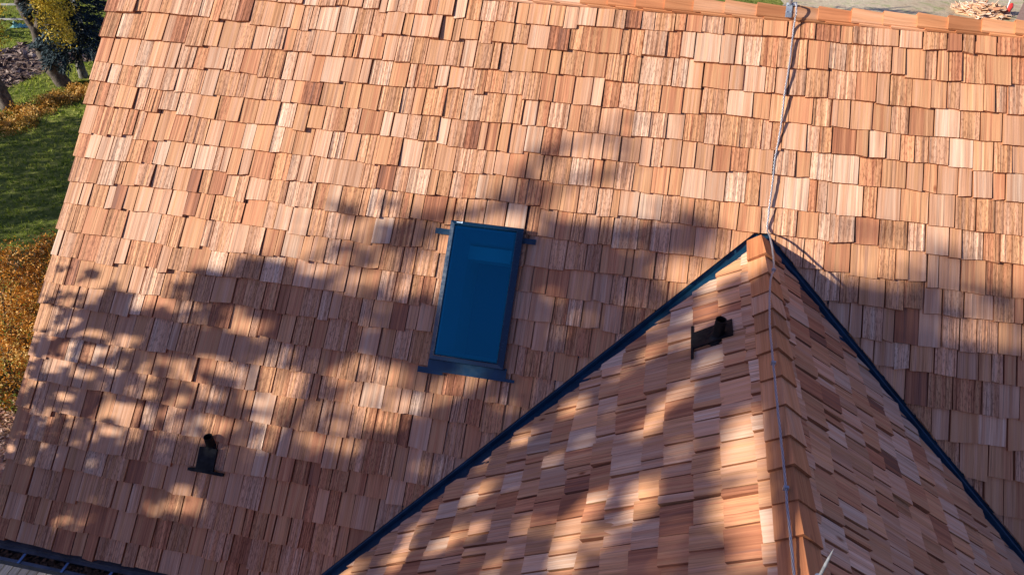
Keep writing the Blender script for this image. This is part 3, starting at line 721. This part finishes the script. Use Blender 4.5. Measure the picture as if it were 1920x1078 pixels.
# ------------------------------------------------------------------ planting
def leaf(mb, p, s, tone, asp=.55, up=0.):
    a, b = Vector((rng.gauss(0, 1), rng.gauss(0, 1), rng.gauss(0, 1) + up)).normalized(), Vector((rng.gauss(0, 1), rng.gauss(0, 1), rng.gauss(0, 1)))
    b = a.cross(b).normalized(); c = a.cross(b) * s * asp; b = b * s
    mb.poly([p - b, p + c * .9 - b * .1, p + b, p - c * .9 + b * .1], (min(1, max(0, tone)), .5, .5, 1))
# low autumn ground cover in a band across the lawn
BAND = [(-16.6, 9.3), (-15.9, 10.2), (-15.75, 10.95), (-15.3, 11.7), (-14.5, 11.7), (-14.8, 11.0), (-15.2, 10.3), (-15.3, 9.5), (-15.15, 8.9), (-15.9, 8.2), (-17.2, 7.6), (-18.2, 8.2)]
mb = MB(); c = 0
cl = []
while len(cl) < 150:
    x, y = rng.uniform(-18, -14.4), rng.uniform(7.6, 11.8)
    if inside(x, y, BAND): cl.append((x, y, rng.uniform(.12, .30), rng.betavariate(2, 1.6), rng.uniform(.10, .30)))
for x, y, r, t, h in cl:
    for q in range(190):
        a, u = rng.random() * 6.28, math.sqrt(rng.random()); z = GZ + h * (1 - u * u) * rng.uniform(.5, 1.1)
        leaf(mb, Vector((x + math.cos(a) * u * r, y + math.sin(a) * u * r, z)), rng.uniform(.014, .034), rng.gauss(t, .2))
o = mb.build('ground_cover', M_cover); tag(o, 'low orange and yellow autumn ground cover in a strip across the lawn', 'ground cover', kind='stuff')
# taller autumn shrubs beside the house: every bush its own thing
def bush(x, y, r, h, t, label, n=2600):
    e = empty('autumn_bush', (x, y, GZ), label, 'shrub', 'autumn shrubs along the left side of the house')
    mb = MB()
    for k in range(14):
        a = rng.random() * 6.28; q = rng.uniform(.3, .9) * r
        mb.tube([Vector((x, y, GZ)), Vector((x + math.cos(a) * q * .5, y + math.sin(a) * q * .5, GZ + h * .5)), Vector((x + math.cos(a) * q, y + math.sin(a) * q, GZ + h * .85))], [.014, .009, .004], 5)
    in_t(mb.build('stems', M_bark, None), e)
    mb = MB(); tw = []
    for k in range(46):
        a, u = rng.random() * 6.28, math.sqrt(rng.random()); tw.append((x + math.cos(a) * u * r, y + math.sin(a) * u * r, GZ + h * math.sqrt(max(.05, 1 - u * u * .8)) * rng.uniform(.55, 1.08), rng.uniform(.07, .20), rng.gauss(t + .03, .22)))
    for k in range(n):
        cx, cy, cz, cr_, ct = rng.choice(tw)
        leaf(mb, Vector((cx + rng.gauss(0, cr_ * .6), cy + rng.gauss(0, cr_ * .6), cz + rng.gauss(0, cr_ * .6))), rng.uniform(.012, .030), rng.gauss(ct, .16), .5)
    in_t(mb.build('foliage', M_bush), e)
for args in ((-10.65, 4.35, .42, .55, .35, 'dull brown orange bush, farthest up the row beside the house'),
             (-10.95, 3.75, .50, .65, .45, 'olive and orange bush at the frame edge near the dark lawn'),
             (-10.30, 3.65, .45, .65, .40, 'brown orange bush close to the roof edge, second from the top of the row'),
             (-10.55, 3.0, .52, .75, .55, 'yellow green and orange bush in the upper middle of the row'),
             (-9.85, 2.95, .45, .7, .62, 'bright orange bush touching the roof edge in the middle of the row'),
             (-9.95, 2.3, .52, .8, .70, 'large bright orange bush in the middle of the row'),
             (-9.35, 2.2, .42, .7, .55, 'orange bush tucked against the lower roof edge'),
             (-9.35, 1.65, .48, .7, .75, 'golden orange bush at the frame edge, last but one before the path'),
             (-8.85, 1.45, .36, .45, .22, 'dark sparse brown bush beside the brick path')): bush(*args)

def trunk(e, paths, m, name='trunk'):
    mb = MB()
    for pts, r0, r1 in paths:
        sp = spline(pts, 5); n_ = len(sp); mb.tube([p + Vector((rng.gauss(0, r0 * .05), rng.gauss(0, r0 * .05), 0)) for p in sp], [r0 + (r1 - r0) * i / (n_ - 1) for i in range(n_)], 12)
    return in_t(mb.build(name, m, None, True), e)
def crown(e, tips, m, n, r, s, t, name='crown', asp=.55, spread=.3):
    mb = MB(); cl = []
    for p in tips:
        for q in range(7): cl.append((Vector(p) + Vector((rng.gauss(0, r), rng.gauss(0, r), rng.gauss(0, r * .8))), rng.gauss(t, .18), rng.uniform(.4, 1.1) * spread))
    for k in range(n):
        c, tt, rr = rng.choice(cl); leaf(mb, c + Vector((rng.gauss(0, rr * .5), rng.gauss(0, rr * .5), rng.gauss(0, rr * .5))), rng.uniform(.6, 1.25) * s, rng.gauss(tt, .15), asp)
    return in_t(mb.build(name, m), e)
V = Vector
# tree with the forked leaning trunk
e = empty('yellow_tree', (-16.09, 11.5, GZ), 'yellow leaved tree with a thick dark trunk that leans left and forks', 'tree')
trunk(e, [([V((-16.05, 11.5, -5.05)), V((-16.25, 11.5, -4.51)), V((-16.33, 11.5, -4.16)), V((-16.30, 11.5, -3.78)), V((-16.24, 11.5, -3.46))], .20, .135),
          ([V((-16.27, 11.5, -3.6)), V((-16.40, 11.5, -3.2)), V((-16.46, 11.5, -2.9)), V((-16.44, 11.5, -2.6)), V((-16.6, 11.4, -1.8)), V((-17.0, 11.3, -.6)), V((-17.1, 11.2, .8))], .13, .04),
          ([V((-16.26, 11.5, -3.6)), V((-16.06, 11.5, -3.3)), V((-16.02, 11.5, -3.0)), V((-16.02, 11.5, -2.6)), V((-15.7, 11.5, -1.8)), V((-15.3, 11.4, -.5)), V((-15.2, 11.2, .8))], .11, .035),
          ([V((-16.1, 11.5, -3.3)), V((-15.75, 11.3, -2.95)), V((-15.4, 11.2, -2.75)), V((-15.0, 11.1, -2.5))], .035, .012),
          ([V((-16.2, 11.5, -3.35)), V((-15.8, 11.2, -3.3)), V((-15.3, 11.0, -3.2)), V((-14.9, 11.0, -3.2))], .03, .008)], M_bark)
crown(e, [(-15.6, 11.2, -2.7), (-15.35, 11.1, -2.75), (-15.35, 11.2, -3.05), (-15.0, 11.0, -3.05), (-15.2, 11.2, -3.3), (-15.0, 11.0, -3.3), (-14.9, 11.1, -2.6), (-15.7, 11.2, -2.4), (-16.1, 11.2, -2.2), (-16.8, 11.3, -1.8), (-15.2, 11.3, -1.6), (-15.0, 11.2, -.6), (-17.0, 11.2, -.8), (-16.0, 11.2, -.2), (-15.2, 11.2, .6), (-17.1, 11.2, .7), (-15.2, 11.25, -2.9)], M_yellow_leaf, 5200, .17, .036, .66, spread=.26)
e = empty('edge_tree', (-16.45, 9.9, GZ), 'dark trunked tree with green yellow leaves cut off by the left edge of the photo', 'tree')
trunk(e, [([V((-16.42, 9.9, -5.05)), V((-16.40, 9.9, -4.6)), V((-16.42, 9.9, -4.25)), V((-16.50, 9.9, -3.8)), V((-16.7, 9.9, -3.2)), V((-16.9, 9.8, -2.2)), V((-17.0, 9.8, -1)), V((-17.1, 9.7, .4))], .16, .05),
          ([V((-16.7, 9.9, -3.1)), V((-16.3, 9.9, -2.8)), V((-15.9, 9.9, -2.6))], .04, .012), ([V((-16.6, 9.9, -3.4)), V((-16.2, 9.9, -3.3)), V((-15.9, 9.9, -3.2))], .03, .01)], M_bark)
crown(e, [(-15.85, 9.9, -2.6), (-15.95, 9.9, -2.95), (-16.0, 9.9, -3.25), (-16.5, 9.9, -2.6), (-16.9, 9.8, -2), (-17.2, 9.8, -1.4), (-16.6, 9.7, -1.0), (-17.1, 9.7, 0.2), (-17.8, 9.8, -2.0), (-16.5, 9.8, -3.0)], M_yellow_leaf, 5000, .15, .034, .28, spread=.26)
# blue spruce
e = empty('blue_spruce', (-15.94, 12.1, GZ), 'dark blue green spruce standing between the yellow tree and the roof', 'tree')
trunk(e, [([V((-15.93, 12.1, -5.05)), V((-15.92, 12.1, -4.74)), V((-15.86, 12.1, -4.45)), V((-15.72, 12.1, -3.8)), V((-15.6, 12.1, -2.6)), V((-15.5, 12.1, .2)), V((-15.45, 12.1, 2.2))], .125, .02)], M_bark2)
mb = MB(); wd = MB()
for k in range(150):
    z = -4.25 + 6.2 * (k / 150) ** 1.15; u = (z + 4.3) / 6.5; Rr_ = (1.22 if z > -3.9 else .95) * (1 - u) ** .75 * rng.uniform(.8, 1.12) + .08; a = k * 2.39996 + rng.gauss(0, .15)
    c0 = Vector((-15.72 + .22 * u, 12.1, z + .12)); end = c0 + Vector((math.cos(a) * Rr_, math.sin(a) * Rr_, -.30 * Rr_ - .05))
    wd.tube([c0, c0.lerp(end, .5) + Vector((0, 0, -.03)), end], [.018, .010, .004], 5)
    tt = rng.gauss(.42, .16)
    for q in range(210):
        f = rng.random() ** .6; side = rng.gauss(0, .13 * (1.15 - f) + .03) * Rr_ ; c = c0.lerp(end, f) + Vector((-math.sin(a), math.cos(a), 0)) * side * 1.3 + Vector((0, 0, -abs(side) * .35 + rng.gauss(0, .018) - (rng.random() ** 3) * .14))
        d = (Vector((math.cos(a), math.sin(a), -.25)) + Vector((-math.sin(a), math.cos(a), 0)) * (1.2 if side > 0 else -1.2) * rng.random() + Vector((rng.gauss(0, .2), rng.gauss(0, .2), rng.gauss(0, .3)))).normalized() * rng.uniform(.07, .14)
        wv = d.cross(Vector((rng.gauss(0, .5), rng.gauss(0, .5), 1))).normalized() * rng.uniform(.014, .026)
        mb.poly([c - d * .5 - wv, c - d * .5 + wv, c + d * .6 + wv * .4, c + d * .6 - wv * .4], (min(1, max(0, rng.gauss(tt, .18))), .5, .5, 1))
in_t(wd.build('branches', M_bark2), e); in_t(mb.build('crown', M_spruce), e)
# dark hedge tree far beyond the ridge
e = empty('far_shrub', (2.4, 24.9, GZ), 'dark green shrub beyond the ridge behind the lightning rod', 'shrub')
mb = MB(); mb.tube([V((2.4, 25.2, GZ)), V((2.4, 25.2, GZ + .8))], .06, 8); in_t(mb.build('stems', M_bark), e)
crown(e, [(1.2 + .28 * i, 25.3 + rng.uniform(-.25, .3), GZ + rng.uniform(.2, 1.0)) for i in range(8)], M_green_leaf, 6500, .26, .045, .25, name='foliage', spread=.4)

# far fence
def fence(P0, P1, label, np_=5):
    e = empty('rail_fence', (P0[0], P0[1], GZ), label, 'fence'); a, b = Vector((*P0, 0)), Vector((*P1, 0)); d = (b - a).normalized(); nrm = Vector((-d.y, d.x, 0))
    for i in range(np_):
        p = a.lerp(b, i / (np_ - 1)); mb = MB(); mb.box(lambda u, v, h: Vector((p.x, p.y, GZ)) + d * u + nrm * v + Vector((0, 0, h)), -.05, .05, -.05, .05, 0, 1.12); in_t(mb.build('post', M_fence), e)
    for h in (.55, .98):
        mb = MB(); L = (b - a).length; mb.box(lambda u, v, hh: Vector((a.x, a.y, GZ)) + d * u + nrm * v + Vector((0, 0, hh)), -.1, L + .1, -.065, -.05, h - .025, h + .025); in_t(mb.build('rail', M_fence), e)
M_fence = painted('white_fence', (.62, .60, .56), .6, 0, .15)
fence((-23.6, 13.6), (-18.0, 14.95), 'pale two rail fence across the far lawn at the top left corner')
# pale teal tarp lying in the shade of the far lawn
mb = MB(); M_tarp = painted('teal_tarp', (.16, .42, .42), .5, 0, .3); g = {}
for i in range(9):
    for j in range(6): g[i, j] = V((-20.75 + i * .065, 15.05 + j * .06 + .02 * i, GZ + .03 + abs(rng.gauss(0, .06)) * (1 if 0 < i < 8 and 0 < j < 5 else .1)))
for i in range(8):
    for j in range(5): mb.poly([g[i, j], g[i + 1, j], g[i + 1, j + 1], g[i, j + 1]])
tag(mb.build('tarp', M_tarp), 'small crumpled pale teal tarp on the far shaded lawn', 'tarp')

# deck below the gutter
dk = empty('wooden_deck', (-6.5, -2.5, GZ), 'weathered pale grey plank deck below the gutter corner', 'deck'); M_plank = cedar('weathered_plank', [(.40, .38, .32), (.46, .43, .36), (.36, .34, .29), (.42, .38, .31)], .5)
mb = MB(); x = -8.2
while x < -4.9:
    wd_ = .098; tn = (rng.random(), rng.gauss(.55, .12), .35, 1); u0 = rng.random() * 20
    mb.box(ident, x, x + wd_ - .013, -4.6, -1.07 + rng.gauss(0, .004), -4.335, -4.30 + rng.gauss(0, .001), tn, (u0, u0)); x += wd_
in_t(mb.build('planks', M_plank), dk)
mb = MB(); mb.box(ident, -8.2, -4.9, -1.12, -1.08, -4.55, -4.336); in_t(mb.build('beam', M_bark2), dk)
for px_ in (-8.0, -6.5, -5.1):
    mb = MB(); mb.box(ident, px_, px_ + .09, -1.25, -1.16, GZ, -4.336); in_t(mb.build('post', M_bark2), dk)

# heap of torn off cedar offcuts beyond the ridge
mb = MB()
for k in range(330):
    a = rng.random() * 6.28; u = rng.random() ** .6; x, y = 10.15 + math.cos(a) * u * .78, 24.1 + math.sin(a) * u * .7; z = GZ + .02 + .30 * (1 - u) * rng.uniform(.3, 1.1)
    L, w_, th = rng.uniform(.12, .34), rng.uniform(.04, .10), .008
    q = Matrix.Rotation(rng.random() * 6.28, 3, 'Z') @ Matrix.Rotation(rng.gauss(0, .4), 3, 'X') @ Matrix.Rotation(rng.gauss(0, .4), 3, 'Y')
    mb.box(lambda a_, b_, h_: V((x, y, z)) + q @ V((a_, b_, h_)), -L, L, -w_, w_, -th, th, (min(1, max(0, rng.gauss(.55, .25))), .5, .5, 1))
tag(mb.build('scrap_heap', M_scrap), 'heap of pale and orange cedar offcuts dumped on the dry ground beyond the ridge', 'scrap heap')
mb = MB(); M_red = painted('red_plastic', (.55, .04, .03), .4, 0, .15)
sc = empty('hand_tool', (11.35, 24.25, GZ + .25), 'small tool with red head and white handle at the right end of the offcut heap', 'tool')
mb.tube([V((10.95, 24.0, GZ + .14)), V((11.02, 24.12, GZ + .26)), V((11.06, 24.2, GZ + .34))], [.07, .09, .05], 8); in_t(mb.build('head', M_red, None), sc)
mb = MB(); mb.tube([V((10.9, 24.05, GZ + .2)), V((11.12, 24.6, GZ + .65)), V((11.25, 24.62, GZ + .67))], .025, 8); in_t(mb.build('handle', M_fence, None, True), sc)
# low brown roof corner at the right edge
mb = MB(); M_brown = painted('brown_sheet', (.30, .18, .13), .7, 0, .15)
lean = empty('shed', (13, 24, GZ), 'low brown roof corner at the right edge behind the ridge', 'shed')
SQ = [(9.75, 20.4), (10.98, 23.25), (16.5, 22.2), (15.2, 19.2)]
top_ = [V((a, b, -4.3 + .03 * (a - 10))) for a, b in SQ]; bot_ = [p - V((0, 0, .07)) for p in top_]
mb.poly(top_[::-1]); mb.poly(bot_)
for k in range(4): mb.poly([top_[k], top_[(k + 1) % 4], bot_[(k + 1) % 4], bot_[k]])
in_t(mb.build('roof', M_brown), lean)
mb = MB(); WQ = [(10.15, 20.6), (11.2, 23.0), (16.2, 22.0), (15.0, 19.4)]
for k in range(4): (a, b), (c, d) = WQ[k], WQ[(k + 1) % 4]; mb.poly([(a, b, GZ), (c, d, GZ), (c, d, -4.36), (a, b, -4.36)])
in_t(mb.build('wall', M_wall), lean)

# ------------------------------------------------------------------ the trees up-sun whose leaves dapple the roof
def shade_tree(name, label, n_list, xc, trunk_paths, m=M_green_leaf, size=.036, xs=1.2):
    """n_list yields the points to be shaded; the leaves hang where the sunlight on its way there passes the crown"""
    e = empty(name, (trunk_paths[0][0][0].x, trunk_paths[0][0][0].y, GZ), label, 'tree', None); trunk(e, trunk_paths, M_bark)
    mb = MB()
    for (P, dens, sz) in n_list:
        x_ = xc if xc != -11.0 else -7.2 - 1.6 * min(3, max(0, P.x + 5.2))
        if dens < 0: x_ = rng.uniform(-16, -8.6)
        s_ = (P.x - x_ - min(1.4, max(-1.4, rng.gauss(0, xs if P.x > -3 or xc != -11.0 else .5)))) / SUN.x; c = P - SUN * s_
        leaf(mb, c, sz * rng.uniform(.7, 1.3), rng.random(), .6)
    in_t(mb.build('crown', m), e); return e
def dd_(d):
    k = min(1, max(0, (d - .17) / .55)); return k * .5 + .5 * k * k * (3 - 2 * k)
_lum = {}
def lum(a, b, d):
    near = a < -2.2; k = (int(a / .062), int(b / .050)) if near else (int(a / .115), int(b / .09))
    if k not in _lum: _lum[k] = rng.random()
    if d < .22: return 1.
    p_hole = (1 - dd_(d)) * .85 + (.05 if near and d < .97 else 0)     # leaves hang in clumps: a cell is either a clump or a chink of sun
    return .04 if _lum[k] < p_hole else 1.7
def samples():
    out = []; st = .06
    rows = [r for r in SHADE_MAIN.strip().split('\n')]
    for j, row in enumerate(rows):
        for i, ch in enumerate(row):
            d = int(ch) / 9.
            if d <= .02: continue
            x, v = -5.2 + i * st, -1.0 + j * st; P = PM(x, v, .02)
            if x < 0 and v > -x * KV + .15: continue
            if x > 0:
                q = P - SUN * (P.x / SUN.x)
                if q.z < -.05 or v > x * KV + .1: continue
            area = st * st * .5497; tau = -math.log(max(.004, 1 - dd_(d))) * lum(x, v, d)
            sz = .032 if x > -2.6 else .019
            nn = tau * area / (sz * sz * 1.2 * .5) * FILL; k = int(nn) + (rng.random() < nn % 1)
            for q in range(k): out.append((P + PM(rng.uniform(-.5, .5) * st, rng.uniform(-.5, .5) * st, 0), d, sz))
            if d > .84:
                for q in range(12): out.append((P + PM(rng.uniform(-.5, .5) * st, rng.uniform(-.5, .5) * st, 0), -1, .045))  # extra leaves added to hold sky glow off the darkest cells
    for j, row in enumerate(SHADE_GABLE.strip().split('\n')):
        for i, ch in enumerate(row):
            d = int(ch) / 9.; t, w_ = i * st, j * st
            if t < w_ * KG - .05 or d <= .02: continue
            P = PGL(t, w_, .02); area = st * st * .813; tau = -math.log(max(.004, 1 - dd_(d))) * lum(t + 9, w_, d); sz = .036
            nn = tau * area / (sz * sz * 1.2 * .5) * FILL; k = int(nn) + (rng.random() < nn % 1)
            for q in range(k): out.append((P + PGL(rng.uniform(-.5, .5) * st, rng.uniform(-.5, .5) * st, 0), d, sz))
    return out
FILL = 1.0
pts_ = samples()
tree1 = shade_tree('shade_tree', 'broad leafy tree out of view left of the house that dapples the roof', pts_, -11.0,
           [([V((-11.6, -5.6, GZ - .1)), V((-11.5, -5.5, -3)), V((-11.3, -5.4, -1)), V((-11.2, -5.5, 1.5)), V((-11.1, -5.3, 4.5))], .24, .06)] +
           [([V((-11.3, -5.4, z)), V((-11.2 + dx * .4, -5.4 + dy * .5, z + .8)), V((-11.0 + dx, -5.4 + dy, z + 1.7))], .06, .015) for z, dx, dy in ((-.8, .4, 1.4), (-.2, -.3, -1.5), (.6, .5, 1.6), (1.4, -.5, -1.6), (2.3, .3, 1.3), (3., -.2, -1.2))])
BOUGH = [[(-3.01, 1.05), (-2.76, .71), (-2.57, .46), (-2.27, .15), (-1.76, .02), (-1.53, -.24), (-1.34, -.43), (-1.13, -.53), (-.9, -.7)],
         [(-1.38, .82), (-1.06, .56), (-.74, .3), (-.54, .16), (-.43, -.05)], [(-1.51, -.05), (-1.2, -.2), (-.92, -.31), (-.79, -.43)],
         [(-4.78, 1.37), (-4.36, 1.12), (-3.67, 1.02), (-3.24, .7), (-2.81, .45), (-2.75, .15)], [(-1.13, 1.03), (-1.39, .71), (-1.11, .16), (-.77, .05), (-.25, .02)]]
mb = MB()
for pl in BOUGH:
    pp = []
    for (x, v) in pl:
        P = PM(x, v, 0); x_ = -7.2 - 1.6 * min(3, max(0, x + 5.2)); pp.append(P - SUN * ((P.x - x_) / SUN.x))
    sp_ = spline(pp, 6); n_ = len(sp_); mb.tube([p + Vector((rng.gauss(0, .02), rng.gauss(0, .02), rng.gauss(0, .02))) for p in sp_], [.035 - .027 * i / n_ for i in range(n_)], 6)
    for i in range(2, n_, 2):
        d = Vector((rng.gauss(0, 1), rng.gauss(0, .6), rng.gauss(0, .6))) * .16; mb.tube([sp_[i], sp_[i] + d * .5, sp_[i] + d + Vector((0, 0, -.03))], [.009, .006, .003], 5)
in_t(mb.build('boughs', M_bark), tree1)
# lawn shade: a second tree farther left
lawn = []
for k in range(17000):
    x, y = rng.uniform(-16.5, -9.0), rng.uniform(1.5, 9.8)
    ok = inside(x, y, [(-15.9, 8.9), (-15.0, 8.8), (-14.7, 10.0), (-13.4, 9.5), (-10.9, 4.9), (-11.0, 4.0), (-12.4, 3.2), (-14, 4), (-17.5, 7.6)])
    if not ok: continue
    if inside(x, y, [(-11.9, 4.2), (-11.2, 4.9), (-11.7, 6.0), (-12.6, 5.6)]) and rng.random() < .55: continue
    lawn.append((V((x, y, GZ + .02)), 1, .075))
for k in range(900):
    x, y = rng.uniform(-22.0, -18.3), rng.uniform(14.3, 16.6)
    if (math.sin(x * 3) + math.sin(y * 5 + x)) > .2: lawn.append((V((x, y, GZ + .02)), 1, .08))
for k in range(500): lawn.append((V((rng.gauss(5.2, 1.2), 22.9 + rng.gauss(0, .12) + .5 * math.sin(k), GZ)), 1, .05))
for k in range(350): lawn.append((V((rng.gauss(7.2, .9), 23.6 + rng.gauss(0, .12), GZ)), 1, .05))
shade_tree('lawn_tree', 'large tree out of view beyond the left edge that shades the lawn', [q for q in lawn if q[0].x < 0], -22.0,
           [([V((-22.2, .8, GZ - .1)), V((-22.1, .9, -3)), V((-22, 1.1, 0)), V((-22, 1.2, 2.5))], .28, .06)])
shade_tree('yard_tree', 'tree out of view behind the ridge that throws thin shadows on the dry yard', [q for q in lawn if q[0].x > 0], 1.0,
           [([V((-.6, 20.2, GZ - .1)), V((-.5, 20.3, -3)), V((-.2, 20.5, -1.2))], .12, .03)], xs=.5)
# unseen hedge, added behind and left of the camera to block the low bright sky
hd = empty('sky_block_hedge', (-14, -9, GZ), 'unseen evergreen hedge added around the front to block the low bright sky', 'hedge'); mb = MB(); tk = MB()
HP = [V((-18.5, -4.2, 0)), V((-17, -8, 0)), V((-13.5, -12.5, 0)), V((-7, -15.5, 0)), V((2, -16.5, 0)), V((10, -14, 0))]
for k in range(len(HP) - 1):
    for q in range(4):
        p = HP[k].lerp(HP[k + 1], q / 4); tk.tube([p + V((0, 0, GZ - .05)), p + V((0, 0, GZ + 3)), p + V((0, 0, GZ + 5.5))], [.12, .09, .03], 6)
for k in range(16000):
    i = rng.randrange(len(HP) - 1); p = HP[i].lerp(HP[i + 1], rng.random()) + V((rng.gauss(0, .45), rng.gauss(0, .45), GZ + .1 + 6.2 * rng.random() ** .8))
    leaf(mb, p, rng.uniform(.14, .26), rng.random())
in_t(tk.build('stems', M_bark), hd); in_t(mb.build('foliage', M_green_leaf), hd)
# dapple on the deck
dd = []
for k in range(260):
    x, y = rng.uniform(-7.6, -5.2), rng.uniform(-1.7, -1.0)
    if math.sin(x * 7 + 3 * y) + math.sin(y * 11 - x * 4) > .1: dd.append((V((x, y, -4.29)), 1, .03))
shade_tree('small_tree', 'slim tree beyond the deck, out of view, that dapples the grey planks', dd, -10.5, [([V((-10.6, -3.9, GZ - .1)), V((-10.6, -3.8, -3.6)), V((-10.5, -3.4, -2.4))], .06, .015)], xs=.4)
